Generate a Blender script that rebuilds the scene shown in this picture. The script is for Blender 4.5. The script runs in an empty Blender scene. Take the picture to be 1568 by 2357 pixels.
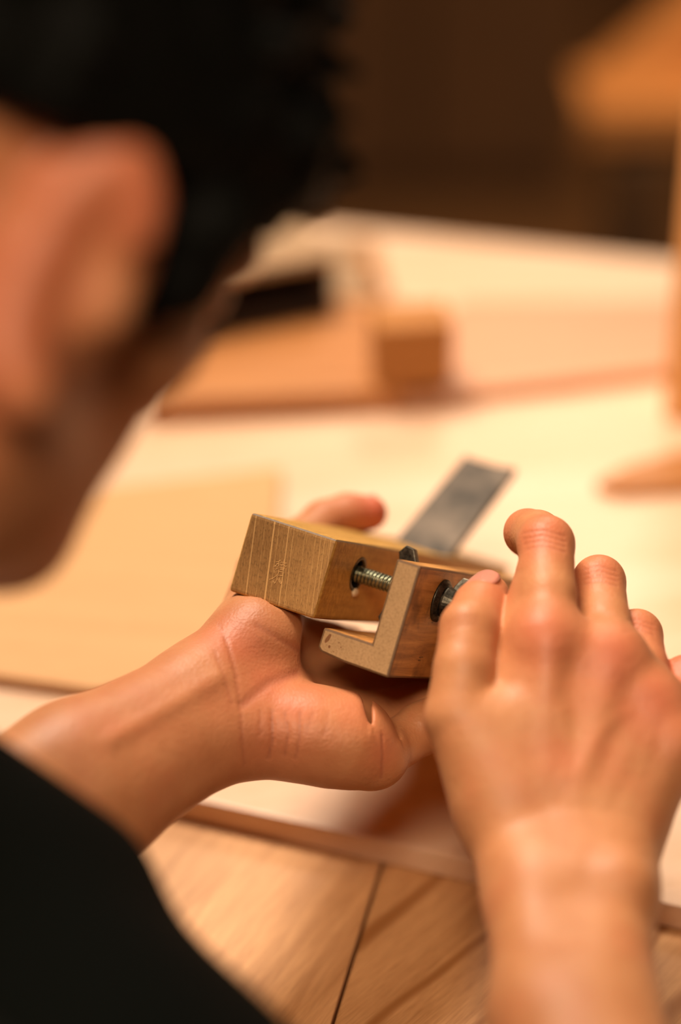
import bpy, bmesh, math, random
import numpy as np
from mathutils import Vector, Matrix, noise as mnoise
random.seed(7)
rng = np.random.default_rng(3)
C = bpy.context.scene.collection
PI = math.pi
# ------------------------------------------------------------------ camera model (lengths below in mm, world in m)
PITCH = math.radians(32.0); CP, SP = math.cos(PITCH), math.sin(PITCH)
FPX = 85.0/36.0*2357.0
CAMZ = 1.38; BENCH = 0.75
def V(px, py, d): return np.array([(px-784.0)*d/FPX, (1178.5-py)*d/FPX, d], float)   # mm, x right, y up, d away
def v2w(p):
    p = np.asarray(p, float)/1000.0
    x, y, d = p[..., 0], p[..., 1], p[..., 2]
    return np.stack([x, y*SP+d*CP, CAMZ+y*CP-d*SP], -1)
def vdir(p):
    p = np.asarray(p, float); return np.stack([p[..., 0], p[..., 1]*SP+p[..., 2]*CP, p[..., 1]*CP-p[..., 2]*SP], -1)
def w2v(p):
    x, y, z = p[0]*1000, p[1]*1000, (p[2]-CAMZ)*1000
    return np.array([x, y*SP+z*CP, y*CP-z*SP])
def ground(px, py, z=BENCH):
    a, b = (px-784.0)/FPX, (1178.5-py)/FPX
    Z = b*CP-SP; s = (z-CAMZ)/Z
    return Vector((a*s, (b*SP+CP)*s, z))

# ------------------------------------------------------------------ helpers
def tag(o, label=None, cat=None, group=None, kind=None):
    if label: o['label'] = label
    if cat: o['category'] = cat
    if group: o['group'] = group
    if kind: o['kind'] = kind
    return o
def empty(name, loc=(0, 0, 0)):
    o = bpy.data.objects.new(name, None); C.objects.link(o); o.location = loc; o.empty_display_size = .05
    return o
def link(name, me, m, parent=None, smooth=False):
    o = bpy.data.objects.new(name, me); C.objects.link(o)
    if m: me.materials.append(m)
    if parent: o.parent = parent
    if smooth: me.polygons.foreach_set('use_smooth', [True]*len(me.polygons)); me.update()
    return o
def obj(name, bm, m, parent=None, smooth=False):
    bmesh.ops.recalc_face_normals(bm, faces=bm.faces[:])
    me = bpy.data.meshes.new(name); bm.to_mesh(me); bm.free()
    return link(name, me, m, parent, smooth)
def pymesh(name, v, f, m, parent=None, smooth=True, org=(0, 0, 0)):
    me = bpy.data.meshes.new(name)
    v = np.asarray(v, np.float64)-np.asarray(org)
    f = np.asarray(f, np.int32)
    me.vertices.add(len(v)); me.vertices.foreach_set('co', v.astype(np.float32).ravel())
    n = f.shape[1]
    me.loops.add(f.size); me.loops.foreach_set('vertex_index', f.ravel())
    me.polygons.add(len(f)); me.polygons.foreach_set('loop_start', np.arange(0, f.size, n, dtype=np.int32))
    me.update(calc_edges=True); me.validate()
    return link(name, me, m, parent, smooth)
def prism(poly, z0, z1, bm=None):
    bm = bm or bmesh.new()
    lo = [bm.verts.new((p[0], p[1], z0)) for p in poly]; hi = [bm.verts.new((p[0], p[1], z1)) for p in poly]
    bm.faces.new(lo[::-1]); bm.faces.new(hi)
    n = len(poly)
    for i in range(n): bm.faces.new((lo[i], lo[(i+1) % n], hi[(i+1) % n], hi[i]))
    return bm
def box(x0, x1, y0, y1, z0, z1, bm=None): return prism([(x0, y0), (x1, y0), (x1, y1), (x0, y1)], z0, z1, bm)
def bevel(bm, w, seg=2):
    bmesh.ops.recalc_face_normals(bm, faces=bm.faces[:])
    es = [e for e in bm.edges if len(e.link_faces) == 2 and e.calc_face_angle(0) > .5]
    bmesh.ops.bevel(bm, geom=es, offset=w, segments=seg, profile=.6, affect='EDGES', clamp_overlap=True)
    return bm
def lathe(prof, seg=32, axis='x', bm=None, cx=0, cy=0):
    """prof = [(along, radius)]; about the x axis of local coords, centre (cy,cz)"""
    bm = bm or bmesh.new(); rings = []
    for a, r in prof:
        rings.append([bm.verts.new((a, cx+r*math.cos(2*PI*i/seg), cy+r*math.sin(2*PI*i/seg))) for i in range(seg)])
    for p, q in zip(rings, rings[1:]):
        for i in range(seg): bm.faces.new((p[i], p[(i+1) % seg], q[(i+1) % seg], q[i]))
    bm.faces.new(rings[0][::-1]); bm.faces.new(rings[-1])
    return bm

# ------------------------------------------------------------------ node helpers
def newmat(name):
    m = bpy.data.materials.new(name); m.use_nodes = True; nt = m.node_tree
    for n in list(nt.nodes): nt.nodes.remove(n)
    o = nt.nodes.new('ShaderNodeOutputMaterial'); b = nt.nodes.new('ShaderNodeBsdfPrincipled')
    nt.links.new(b.outputs[0], o.inputs[0]); return m, nt, b
def lin(c):
    return tuple(((x/255)/12.92 if x/255 <= .04045 else ((x/255+.055)/1.055)**2.4) for x in c)+(1,)
def mapping(nt, scale, rot=(0, 0, 0), loc=(0, 0, 0)):
    t = nt.nodes.new('ShaderNodeTexCoord'); r = nt.nodes.new('ShaderNodeMapping'); m = nt.nodes.new('ShaderNodeMapping')
    r.inputs['Rotation'].default_value = rot
    m.inputs['Scale'].default_value = scale; m.inputs['Location'].default_value = loc
    nt.links.new(t.outputs['Object'], r.inputs['Vector']); nt.links.new(r.outputs[0], m.inputs['Vector']); return m.outputs[0]
def noise(nt, vec, scale, detail=4, rough=.55, dist=0):
    n = nt.nodes.new('ShaderNodeTexNoise'); n.inputs['Scale'].default_value = scale; n.inputs['Detail'].default_value = detail
    n.inputs['Roughness'].default_value = rough; n.inputs['Distortion'].default_value = dist
    if vec: nt.links.new(vec, n.inputs['Vector'])
    return n.outputs['Fac']
def ramp(nt, fac, stops):
    r = nt.nodes.new('ShaderNodeValToRGB'); el = r.color_ramp.elements
    while len(el) < len(stops): el.new(.5)
    for e, (p, c) in zip(el, stops): e.position = p; e.color = c if len(c) == 4 else tuple(c)+(1,)
    nt.links.new(fac, r.inputs[0]); return r.outputs[0]
def mix(nt, fac, a, b, mode='MIX'):
    m = nt.nodes.new('ShaderNodeMix'); m.data_type = 'RGBA'; m.blend_type = mode
    for s, v in ((m.inputs[0], fac), (m.inputs[6], a), (m.inputs[7], b)):
        if hasattr(v, 'links') or isinstance(v, bpy.types.NodeSocket): nt.links.new(v, s)
        else: s.default_value = v
    return m.outputs[2]
def mth(nt, op, a, b=None, c=None):
    m = nt.nodes.new('ShaderNodeMath'); m.operation = op
    for i, v in enumerate((a, b, c)):
        if v is None: continue
        if isinstance(v, bpy.types.NodeSocket): nt.links.new(v, m.inputs[i])
        else: m.inputs[i].default_value = v
    return m.outputs[0]
def bump(nt, b, h, strength=.3, dist=.001, nrm=None):
    n = nt.nodes.new('ShaderNodeBump'); n.inputs['Strength'].default_value = strength; n.inputs['Distance'].default_value = dist
    nt.links.new(h, n.inputs['Height'])
    if nrm: nt.links.new(nrm, n.inputs['Normal'])
    nt.links.new(n.outputs[0], b.inputs['Normal']); return n.outputs[0]
def wood(name, light, dark, rot=0.0, rough=.45, stretch=14, freq=9, contrast=1.0, seed=0, spec=.5, waves=None):
    """long grain along local x turned by rot"""
    m, nt, b = newmat(name)
    vec = mapping(nt, (1, stretch, stretch), (0, 0, -rot), (seed*3.1, seed*1.7, seed))
    g = noise(nt, vec, freq, 5, .6, .4)
    vec2 = mapping(nt, (6, stretch*20, stretch*20), (0, 0, -rot), (seed, 0, 0))
    f = noise(nt, vec2, 12, 3, .6)
    mid = tuple((a+c)/2 for a, c in zip(light, dark))
    lo = .5-.22/contrast; hi = .5+.22/contrast
    col = ramp(nt, g, [(lo, dark), (.5, mid), (hi, light)])
    col = mix(nt, .35, col, ramp(nt, f, [(.3, tuple(x*.75 for x in dark[:3])), (.6, light)]), 'MIX')
    if waves:
        w = nt.nodes.new('ShaderNodeTexWave'); w.wave_type = 'BANDS'; w.bands_direction = 'Y'
        w.inputs['Scale'].default_value = waves[0]; w.inputs['Distortion'].default_value = waves[1]; w.inputs['Detail'].default_value = 2
        w.inputs['Detail Scale'].default_value = waves[2]
        nt.links.new(mapping(nt, (.35, 1, 1), (0, 0, -rot), (seed, seed*.3, 0)), w.inputs['Vector'])
        k = ramp(nt, w.outputs['Fac'], [(0.0, (1, 1, 1)), (.10, (0, 0, 0)), (1, (0, 0, 0))])
        col = mix(nt, mth(nt, 'MULTIPLY', k, waves[3]), col, dark, 'MIX')
    nt.links.new(col, b.inputs['Base Color'])
    b.inputs['Roughness'].default_value = rough; b.inputs['Specular IOR Level'].default_value = spec
    bump(nt, b, f, .15, .0004)
    return m
def plain(name, col, rough=.5, metal=0, var=.15, scale=40, bumpy=.1):
    m, nt, b = newmat(name)
    n = noise(nt, mapping(nt, (1, 1, 1)), scale, 4)
    c = ramp(nt, n, [(.3, tuple(x*(1-var) for x in col[:3])), (.7, tuple(min(1, x*(1+var)) for x in col[:3]))])
    nt.links.new(c, b.inputs['Base Color']); b.inputs['Roughness'].default_value = rough; b.inputs['Metallic'].default_value = metal
    bump(nt, b, n, bumpy, .001); return m

# ------------------------------------------------------------------ materials
BRIGHT = lin((240, 212, 172)); 
M = {}
M['table'] = wood('pale_bench_wood', lin((238, 202, 172)), lin((220, 172, 130)), rot=math.radians(14), rough=.36, stretch=9, freq=5, seed=1)
M['sheet'] = wood('matte_darker_wood', lin((220, 168, 116)), lin((208, 154, 102)), rot=math.radians(-6), rough=.55, stretch=10, freq=7, seed=2, spec=.3)
M['pink'] = wood('rosy_board_wood', lin((216, 160, 122)), lin((198, 140, 104)), rot=math.radians(12), rough=.42, stretch=12, freq=4, seed=3)
M['orange'] = wood('orange_wood', lin((196, 130, 72)), lin((160, 98, 48)), rot=0, rough=.5, seed=4)
M['lower_r'] = wood('grained_plank_wood', lin((226, 172, 118)), lin((158, 104, 56)), rot=math.radians(50), rough=.5, stretch=7, freq=10, seed=5, waves=(11, 4.0, 1.6, 1.0))
M['lower_l'] = wood('streaked_plank_wood', lin((224, 170, 118)), lin((180, 128, 82)), rot=math.radians(62), rough=.42, stretch=9, freq=16, seed=6, contrast=1.3)
M['post'] = wood('post_wood', lin((238, 178, 112)), lin((220, 154, 88)), rot=PI/2, rough=.5, seed=14)
M['grey'] = wood('weathered_wood', lin((176, 142, 106)), lin((140, 104, 70)), rough=.6, seed=7)
M['brown'] = wood('brown_block_wood', lin((186, 120, 50)), lin((140, 84, 30)), rough=.6, seed=8)
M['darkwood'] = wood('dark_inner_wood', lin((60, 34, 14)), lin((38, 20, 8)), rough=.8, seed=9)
M['wall'] = wood('dark_panel_wood', lin((84, 52, 22)), lin((56, 33, 12)), rot=PI/2, rough=.7, stretch=6, freq=3, seed=10)
M['floor'] = wood('floor_wood', lin((92, 60, 30)), lin((64, 40, 20)), rough=.6, stretch=6, freq=3, seed=11)
M['shirt'] = plain('black_cotton', (.0022, .0034, .0026), .95, 0, .2, 600, .1)
M['shirt'].node_tree.nodes['Principled BSDF'].inputs['Specular IOR Level'].default_value = .15
def m_hair():
    m, nt, b = newmat('black_hair')
    n = noise(nt, mapping(nt, (60, 60, 12)), 12, 3)
    nt.links.new(ramp(nt, n, [(.3, (.001, .001, .0007)), (.7, (.004, .0036, .0024))]), b.inputs['Base Color'])
    b.inputs['Roughness'].default_value = .6; b.inputs['Specular IOR Level'].default_value = .25; bump(nt, b, n, .5, .002); return m
M['hair'] = m_hair(); M['hair'].node_tree.nodes['Principled BSDF'].inputs['Specular IOR Level'].default_value = .08
def m_skin():
    m, nt, b = newmat('skin')
    tone = nt.nodes.new('ShaderNodeVertexColor'); tone.layer_name = 'tone'
    sep = nt.nodes.new('ShaderNodeSeparateColor'); nt.links.new(tone.outputs[0], sep.inputs[0])
    n1 = noise(nt, mapping(nt, (1, 1, 1)), 70, 4, .6); n2 = noise(nt, mapping(nt, (1, 1, 1)), 28, 3, .6)
    base = ramp(nt, n1, [(.3, lin((186, 122, 80))), (.7, lin((198, 136, 92)))])
    base = mix(nt, mth(nt, 'MULTIPLY', ramp(nt, n2, [(.5, (0, 0, 0)), (.75, (1, 1, 1))]), .35), base, lin((200, 108, 74)))
    base = mix(nt, sep.outputs[0], base, lin((206, 96, 72)))          # redness over knuckles, palm and ear
    base = mix(nt, sep.outputs[1], base, lin((176, 104, 74)))            # crease lines
    nt.links.new(base, b.inputs['Base Color'])
    b.inputs['Roughness'].default_value = .48; b.inputs['Specular IOR Level'].default_value = .38
    b.inputs['Subsurface Weight'].default_value = .15; b.inputs['Subsurface Radius'].default_value = (1.0, .35, .18); b.inputs['Subsurface Scale'].default_value = .004
    vo = nt.nodes.new('ShaderNodeTexVoronoi'); vo.inputs['Scale'].default_value = 900
    nt.links.new(mapping(nt, (1, 1, 1)), vo.inputs['Vector'])
    h = mth(nt, 'ADD', mth(nt, 'MULTIPLY', vo.outputs['Distance'], .5), noise(nt, mapping(nt, (1, 1, 1)), 350, 3))
    bump(nt, b, h, .28, .0006); return m
M['skin'] = m_skin()
def m_nail():
    m, nt, b = newmat('nail'); b.inputs['Base Color'].default_value = lin((206, 138, 118)); b.inputs['Roughness'].default_value = .22
    b.inputs['Subsurface Weight'].default_value = .15; b.inputs['Subsurface Scale'].default_value = .002; return m
M['nail'] = m_nail()
def m_metal(name, c1, c2, rough, scale=160, metal=.9):
    m, nt, b = newmat(name)
    n = noise(nt, mapping(nt, (1, 1, 1)), scale, 5, .65)
    nt.links.new(ramp(nt, n, [(.35, c1), (.68, c2)]), b.inputs['Base Color'])
    b.inputs['Metallic'].default_value = metal; b.inputs['Roughness'].default_value = rough; bump(nt, b, n, .2, .0006); return m
M['iron'] = m_metal('dark_iron', (.03, .027, .02), (.13, .11, .08), .42, 500)
M['screw'] = m_metal('green_steel', (.16, .17, .11), (.38, .38, .26), .28, 300)
M['blade'] = m_metal('blade_steel', (.035, .030, .024), (.20, .15, .11), .6, 45, .25); M['blade'].node_tree.nodes['Principled BSDF'].inputs['Specular IOR Level'].default_value = .3

def m_block():
    """worn plane body: end grain on the toe (normal -y), long grain elsewhere; local coords s, t, up"""
    m, nt, b = newmat('plane_body_wood')
    tc = nt.nodes.new('ShaderNodeTexCoord'); sp = nt.nodes.new('ShaderNodeSeparateXYZ'); nt.links.new(tc.outputs['Object'], sp.inputs[0])
    s, t, z = sp.outputs
    u = mth(nt, 'ADD', s, mth(nt, 'MULTIPLY', z, .17))                  # skewed rays
    cb = nt.nodes.new('ShaderNodeCombineXYZ'); nt.links.new(mth(nt, 'MULTIPLY', u, 2400), cb.inputs[0]); nt.links.new(mth(nt, 'MULTIPLY', z, 190), cb.inputs[2]); nt.links.new(mth(nt, 'MULTIPLY', t, 600), cb.inputs[1])
    fine = noise(nt, cb.outputs[0], 1.0, 3, .7)
    cb2 = nt.nodes.new('ShaderNodeCombineXYZ'); nt.links.new(mth(nt, 'MULTIPLY', u, 1500), cb2.inputs[0]); nt.links.new(mth(nt, 'MULTIPLY', z, 800), cb2.inputs[2])
    pores = noise(nt, cb2.outputs[0], 1.0, 2, .5)
    big = noise(nt, mapping(nt, (1, 1, 1)), 60, 3)
    end = ramp(nt, fine, [(.32, lin((126, 86, 46))), (.52, lin((180, 130, 74))), (.7, lin((216, 166, 102)))])
    end = mix(nt, mth(nt, 'MULTIPLY', ramp(nt, pores, [(.55, (0, 0, 0)), (.66, (1, 1, 1))]), .75), end, lin((84, 56, 30)))
    end = mix(nt, .5, end, ramp(nt, big, [(.3, lin((158, 114, 64))), (.7, lin((200, 150, 90)))]))
    acc = None
    for ui, w, k in ((-33.6, .22, .8), (-25.6, .3, .9), (-19.5, .2, .75), (-17.3, .12, .5), (-29.5, .1, .35), (-23.6, .1, .45), (-8.2, .1, .35), (-5.9, .12, .45), (-4.3, .12, .45), (-12.5, .1, .3), (-1.9, .15, .4)):
        d = mth(nt, 'ABSOLUTE', mth(nt, 'SUBTRACT', u, ui/1000-.0006))
        g = mth(nt, 'MULTIPLY', mth(nt, 'LESS_THAN', d, w/1000), k)
        acc = g if acc is None else mth(nt, 'MAXIMUM', acc, g)
    end = mix(nt, acc, end, lin((244, 190, 120)))
    # long grain
    cb3 = nt.nodes.new('ShaderNodeCombineXYZ')
    for i, (c, k) in enumerate(((s, 300), (t, 26), (z, 300))): nt.links.new(mth(nt, 'MULTIPLY', c, k), cb3.inputs[i])
    lg = noise(nt, cb3.outputs[0], 1.0, 4, .6, .5)
    sw = noise(nt, mapping(nt, (260, 260, 140)), 1.0, 4, .65, 2.5)
    side = ramp(nt, lg, [(.3, lin((160, 114, 48))), (.7, lin((212, 162, 84)))])
    side = mix(nt, .45, side, ramp(nt, sw, [(.35, lin((146, 102, 40))), (.65, lin((228, 174, 92)))]))
    ng = nt.nodes.new('ShaderNodeSeparateXYZ'); nt.links.new(tc.outputs['Normal'], ng.inputs[0])
    isend = mth(nt, 'GREATER_THAN', mth(nt, 'MULTIPLY', ng.outputs[1], -1), .8)
    col = mix(nt, isend, side, end)
    # grime on every arris
    edge = mth(nt, 'GREATER_THAN', mth(nt, 'MAXIMUM', mth(nt, 'ABSOLUTE', ng.outputs[0]), mth(nt, 'MAXIMUM', mth(nt, 'ABSOLUTE', ng.outputs[1]), mth(nt, 'ABSOLUTE', ng.outputs[2]))), .97)
    topish = mth(nt, 'MULTIPLY', mth(nt, 'SUBTRACT', 1.0, edge), mth(nt, 'GREATER_THAN', ng.outputs[2], .2))
    col = mix(nt, mth(nt, 'MULTIPLY', topish, .85), col, lin((92, 74, 60)))
    nt.links.new(col, b.inputs['Base Color']); b.inputs['Roughness'].default_value = .5; b.inputs['Specular IOR Level'].default_value = .35
    bump(nt, b, mth(nt, 'ADD', fine, pores), .35, .00025); return m
M['block'] = m_block()
def m_fence():
    m, nt, b = newmat('fence_wood')
    tc = nt.nodes.new('ShaderNodeTexCoord'); ng = nt.nodes.new('ShaderNodeSeparateXYZ'); nt.links.new(tc.outputs['Normal'], ng.inputs[0])
    isend = mth(nt, 'GREATER_THAN', mth(nt, 'MULTIPLY', ng.outputs[1], -1), .8)
    f = noise(nt, mapping(nt, (1, 1, 1)), 1100, 3, .6); g = noise(nt, mapping(nt, (1, 1, 1)), 90, 3)
    end = ramp(nt, f, [(.25, lin((138, 106, 72))), (.5, lin((178, 140, 98))), (.8, lin((192, 156, 112)))])
    end = mix(nt, .3, end, ramp(nt, g, [(.3, lin((150, 116, 76))), (.7, lin((188, 148, 104)))]))
    # dark-red knot and small pits near the tip of the foot
    sp = nt.nodes.new('ShaderNodeSeparateXYZ'); nt.links.new(tc.outputs['Object'], sp.inputs[0])
    for (cs, cz, rs, rz, a) in ((7.6, -35.6, .8, 1.9, .3), (9.0, -38.3, .5, .6, 0), (13.5, -37.2, .25, .3, 0), (11.2, -39.6, .2, .2, 0), (12.2, -35.8, .2, .25, 0)):
        dx = mth(nt, 'MULTIPLY', mth(nt, 'SUBTRACT', mth(nt, 'ADD', sp.outputs[0], mth(nt, 'MULTIPLY', mth(nt, 'SUBTRACT', sp.outputs[2], cz/1000), -a)), cs/1000), 1000/rs)
        dz = mth(nt, 'MULTIPLY', mth(nt, 'SUBTRACT', sp.outputs[2], cz/1000), 1000/rz)
        r2 = mth(nt, 'ADD', mth(nt, 'ADD', mth(nt, 'MULTIPLY', dx, dx), mth(nt, 'MULTIPLY', dz, dz)), mth(nt, 'MULTIPLY', f, .8))
        end = mix(nt, mth(nt, 'MULTIPLY', mth(nt, 'LESS_THAN', r2, 1.3), .8), end, lin((112, 62, 30)))
    lg = noise(nt, mapping(nt, (260, 20, 260)), 1.0, 5, .65, .6)
    side = ramp(nt, lg, [(.28, lin((140, 88, 38))), (.5, lin((192, 132, 66))), (.72, lin((222, 162, 90)))])
    cr = noise(nt, mapping(nt, (900, 130, 1100)), 1.0, 2, .5)
    side = mix(nt, mth(nt, 'MULTIPLY', ramp(nt, cr, [(.66, (0, 0, 0)), (.72, (1, 1, 1))]), mth(nt, 'MULTIPLY', ramp(nt, g, [(.5, (0, 0, 0)), (.58, (1, 1, 1))]), .85)), side, lin((52, 28, 12)))
    stn = noise(nt, mapping(nt, (45, 45, 45)), 1.0, 4, .7)
    side = mix(nt, mth(nt, 'MULTIPLY', ramp(nt, stn, [(.48, (0, 0, 0)), (.62, (1, 1, 1))]), .55), side, lin((84, 50, 24)))
    col = mix(nt, isend, side, end)
    edge = mth(nt, 'LESS_THAN', mth(nt, 'MAXIMUM', mth(nt, 'ABSOLUTE', ng.outputs[0]), mth(nt, 'MAXIMUM', mth(nt, 'ABSOLUTE', ng.outputs[1]), mth(nt, 'ABSOLUTE', ng.outputs[2]))), .97)
    col = mix(nt, mth(nt, 'MULTIPLY', edge, .8), col, lin((88, 60, 38)))
    nt.links.new(col, b.inputs['Base Color']); b.inputs['Roughness'].default_value = .5; b.inputs['Specular IOR Level'].default_value = .35
    bump(nt, b, f, .25, .0002); return m
M['fence'] = m_fence()

# ------------------------------------------------------------------ signed-distance modelling (mm, camera-free solid shapes)
class Field:
    def __init__(s, lo, hi, h):
        s.lo = np.array(lo, float); s.h = h
        s.n = np.ceil((np.array(hi)-s.lo)/h).astype(int)+1
        s.f = np.full(s.n, 12.0, np.float32)
    def sub(s, lo, hi):
        a = np.clip(np.floor((lo-s.lo)/s.h).astype(int), 0, s.n); b = np.clip(np.ceil((hi-s.lo)/s.h).astype(int)+1, 0, s.n)
        if np.any(b <= a): return None
        sl = tuple(slice(a[i], b[i]) for i in range(3))
        g = [((np.arange(a[i], b[i])*s.h)+s.lo[i]).astype(np.float32) for i in range(3)]
        return sl, g[0][:, None, None], g[1][None, :, None], g[2][None, None, :]
    def put(s, sl, d, k, mode='u'):
        a = s.f[sl]
        if mode == 'u':
            h = np.maximum(k-np.abs(a-d), 0)/k; s.f[sl] = np.minimum(a, d)-h*h*k*.25
        else:
            d = -d; h = np.maximum(k-np.abs(a-d), 0)/k; s.f[sl] = np.maximum(a, d)+h*h*k*.25
    def cone(s, p, r1, q, r2, k=4, mode='u'):
        p = np.asarray(p, float); q = np.asarray(q, float); R = max(r1, r2)+k+4
        o = s.sub(np.minimum(p, q)-R, np.maximum(p, q)+R)
        if o is None: return
        sl, X, Y, Z = o
        ba = q-p; l2 = float(ba@ba)+1e-6
        t = np.clip(((X-p[0])*ba[0]+(Y-p[1])*ba[1]+(Z-p[2])*ba[2])/l2, 0, 1)
        d = np.sqrt((X-p[0]-t*ba[0])**2+(Y-p[1]-t*ba[1])**2+(Z-p[2]-t*ba[2])**2)-(r1+(r2-r1)*t)
        s.put(sl, d, k, mode)
    def chain(s, pts, k=4):
        for (p, r1), (q, r2) in zip(pts, pts[1:]): s.cone(p, r1, q, r2, k)
    def ell(s, c, axes, rad, k=4, mode='u'):
        c = np.asarray(c, float); axes = [np.asarray(a, float)/np.linalg.norm(a) for a in axes]
        R = max(rad)+k+4; o = s.sub(c-R, c+R)
        if o is None: return
        sl, X, Y, Z = o
        q = [((X-c[0])*a[0]+(Y-c[1])*a[1]+(Z-c[2])*a[2])/r for a, r in zip(axes, rad)]
        k0 = np.sqrt(q[0]**2+q[1]**2+q[2]**2)+1e-6
        k1 = np.sqrt((q[0]/rad[0])**2+(q[1]/rad[1])**2+(q[2]/rad[2])**2)+1e-6
        s.put(sl, (k0*(k0-1)/k1).astype(np.float32), k, mode)
    def boxsub(s, org, axes, lo, hi, k=1.0, grow=0.2):
        o = s.sub(s.lo, s.lo+s.n*s.h); sl, X, Y, Z = o
        dd = None
        for i, a in enumerate(axes):
            c = (X-org[0])*a[0]+(Y-org[1])*a[1]+(Z-org[2])*a[2]
            e = np.maximum(lo[i]-grow-c, c-hi[i]-grow)
            dd = e if dd is None else np.maximum(dd, e)
        s.put(sl, dd, k, 'sub')
    def mesh(s):
        f = s.f; ins = f < 0; nx, ny, nz = f.shape
        c = np.zeros((nx-1, ny-1, nz-1), np.int8)
        for i in (0, 1):
            for j in (0, 1):
                for k in (0, 1): c += ins[i:nx-1+i, j:ny-1+j, k:nz-1+k]
        act = np.argwhere((c > 0) & (c < 8)); idx = np.full(c.shape, -1, np.int32); idx[act[:, 0], act[:, 1], act[:, 2]] = np.arange(len(act))
        P = np.zeros((len(act), 3)); N = np.zeros(len(act))
        cor = [(i, j, k) for i in (0, 1) for j in (0, 1) for k in (0, 1)]
        for a in cor:
            for ax in range(3):
                if a[ax]: continue
                b = list(a); b[ax] = 1
                fa = f[act[:, 0]+a[0], act[:, 1]+a[1], act[:, 2]+a[2]]; fb = f[act[:, 0]+b[0], act[:, 1]+b[1], act[:, 2]+b[2]]
                m = (fa < 0) != (fb < 0); t = np.where(m, fa/(fa-fb+1e-12), 0)
                for q in range(3): P[:, q] += np.where(m, a[q]+(t if q == ax else 0), 0)
                N += m
        P = (P/N[:, None]+act)*s.h+s.lo
        F = []
        for ax in range(3):
            o1, o2 = (ax+1) % 3, (ax+2) % 3
            A = np.moveaxis(ins, (ax, o1, o2), (0, 1, 2)); I = np.moveaxis(idx, (ax, o1, o2), (0, 1, 2))
            ch = A[:-1] != A[1:]; e = np.argwhere(ch[:, 1:-1, 1:-1]); i, j, k = e[:, 0], e[:, 1]+1, e[:, 2]+1
            q = np.stack([I[i, j-1, k-1], I[i, j, k-1], I[i, j, k], I[i, j-1, k]], 1)
            fl = A[i, j, k]; q[~fl] = q[~fl][:, ::-1]; F.append(q)
        F = np.concatenate(F); F = F[np.all(F >= 0, 1)]
        return P, F[:, ::-1]       # view space is mirrored against world space, so faces are turned round

def vnorm(P, F):
    n = np.cross(P[F[:, 2]]-P[F[:, 0]], P[F[:, 3]]-P[F[:, 1]]); N = np.zeros_like(P)
    for k in range(4): np.add.at(N, F[:, k], n)
    return N/(np.linalg.norm(N, axis=1, keepdims=True)+1e-9)
def relax(P, F, it=2, lam=.5):
    e = np.concatenate([F[:, [0, 1]], F[:, [1, 2]], F[:, [2, 3]], F[:, [3, 0]]])
    for _ in range(it):
        for l in (lam, -lam*.95):
            S = np.zeros_like(P); n = np.zeros(len(P)); np.add.at(S, e[:, 0], P[e[:, 1]]); np.add.at(n, e[:, 0], 1)
            P = P+l*(S/np.maximum(n, 1)[:, None]-P)*(n > 0)[:, None]
    return P

# ------------------------------------------------------------------ the hand plane's frame (view mm)
TR = np.array([-1.25, -10.1, 887.0])
Wv = np.array([.88, -.275, -.39]); Wv /= np.linalg.norm(Wv)
Lv = np.array([.386, -.073, .92]); Lv -= Wv*(Lv@Wv); Lv /= np.linalg.norm(Lv)
Uv = np.cross([Wv[0], Wv[1], -Wv[2]], [Lv[0], Lv[1], -Lv[2]]); Uv[2] *= -1; Uv /= np.linalg.norm(Uv)
def face_pt(px, py):                       # point of the toe face (t = 0) under a picture point
    r = np.array([(px-784)/FPX, (1178.5-py)/FPX, 1.0]); k = (TR@Lv)/(r@Lv); p = r*k-TR
    return p@Wv, p@Uv
BLK = ((-36.4, 0.0), (0, 200), (-30.5, 0))
FEN = dict(s0=4.6, s1=24.7, s2=34.5, h1=32.2, h2=42.2, L=170)

# ------------------------------------------------------------------ PERSON
ROOT = v2w(V(-300, 2300, 700)); ROOT[2] = 0.45
person = empty('person', ROOT)
tag(person, 'person in black T-shirt bending over the bench, holding a small wooden plane', 'person')

def tone_attr(o, red, crease):
    a = o.data.color_attributes.new('tone', 'FLOAT_COLOR', 'POINT')
    c = np.zeros((len(o.data.vertices), 4), np.float32); c[:, 0] = np.clip(red, 0, 1); c[:, 1] = np.clip(crease, 0, 1); c[:, 3] = 1
    a.data.foreach_set('color', c.ravel())
def seg_dist(Q, pts):
    best = np.full(len(Q), 1e9)
    for p, q in zip(pts, pts[1:]):
        p = np.array(p, float); q = np.array(q, float); d = q-p
        t = np.clip(((Q-p)@d)/(d@d+1e-9), 0, 1)
        best = np.minimum(best, np.linalg.norm(Q-p-t[:, None]*d, axis=1))
    return best
def project(P): return np.stack([784+P[:, 0]/P[:, 2]*FPX, 1178.5-P[:, 1]/P[:, 2]*FPX], 1)
def creases(P, F, lines):
    """press thin wrinkles into the skin that faces the viewer side of the hand"""
    N = vnorm(P, F); Q = project(P); cr = np.zeros(len(P))
    view = P/np.linalg.norm(P, axis=1, keepdims=True); N2 = N if np.mean(np.sum(N*(P-P.mean(0)), 1)) > 0 else -N
    facing = np.clip(-np.sum(N2*view, 1)*2, 0, 1)
    for pts, w, dep in lines:
        L = sum(np.hypot(b[0]-a[0], b[1]-a[1]) for a, b in zip(pts, pts[1:]))
        d = seg_dist(Q, pts); e = np.exp(-(d/w)**2)*facing
        P = P-N2*(e*dep)[:, None]; cr = np.maximum(cr, e*min(1, abs(dep)*1.8)*(dep > 0))
    return P, cr
def blobs(P, spots):
    r = np.zeros(len(P))
    for c, rad, k in spots: r = np.maximum(r, k*np.exp(-(np.linalg.norm(P-np.asarray(c), axis=1)/rad)**2))
    return r

parts = []
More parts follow.
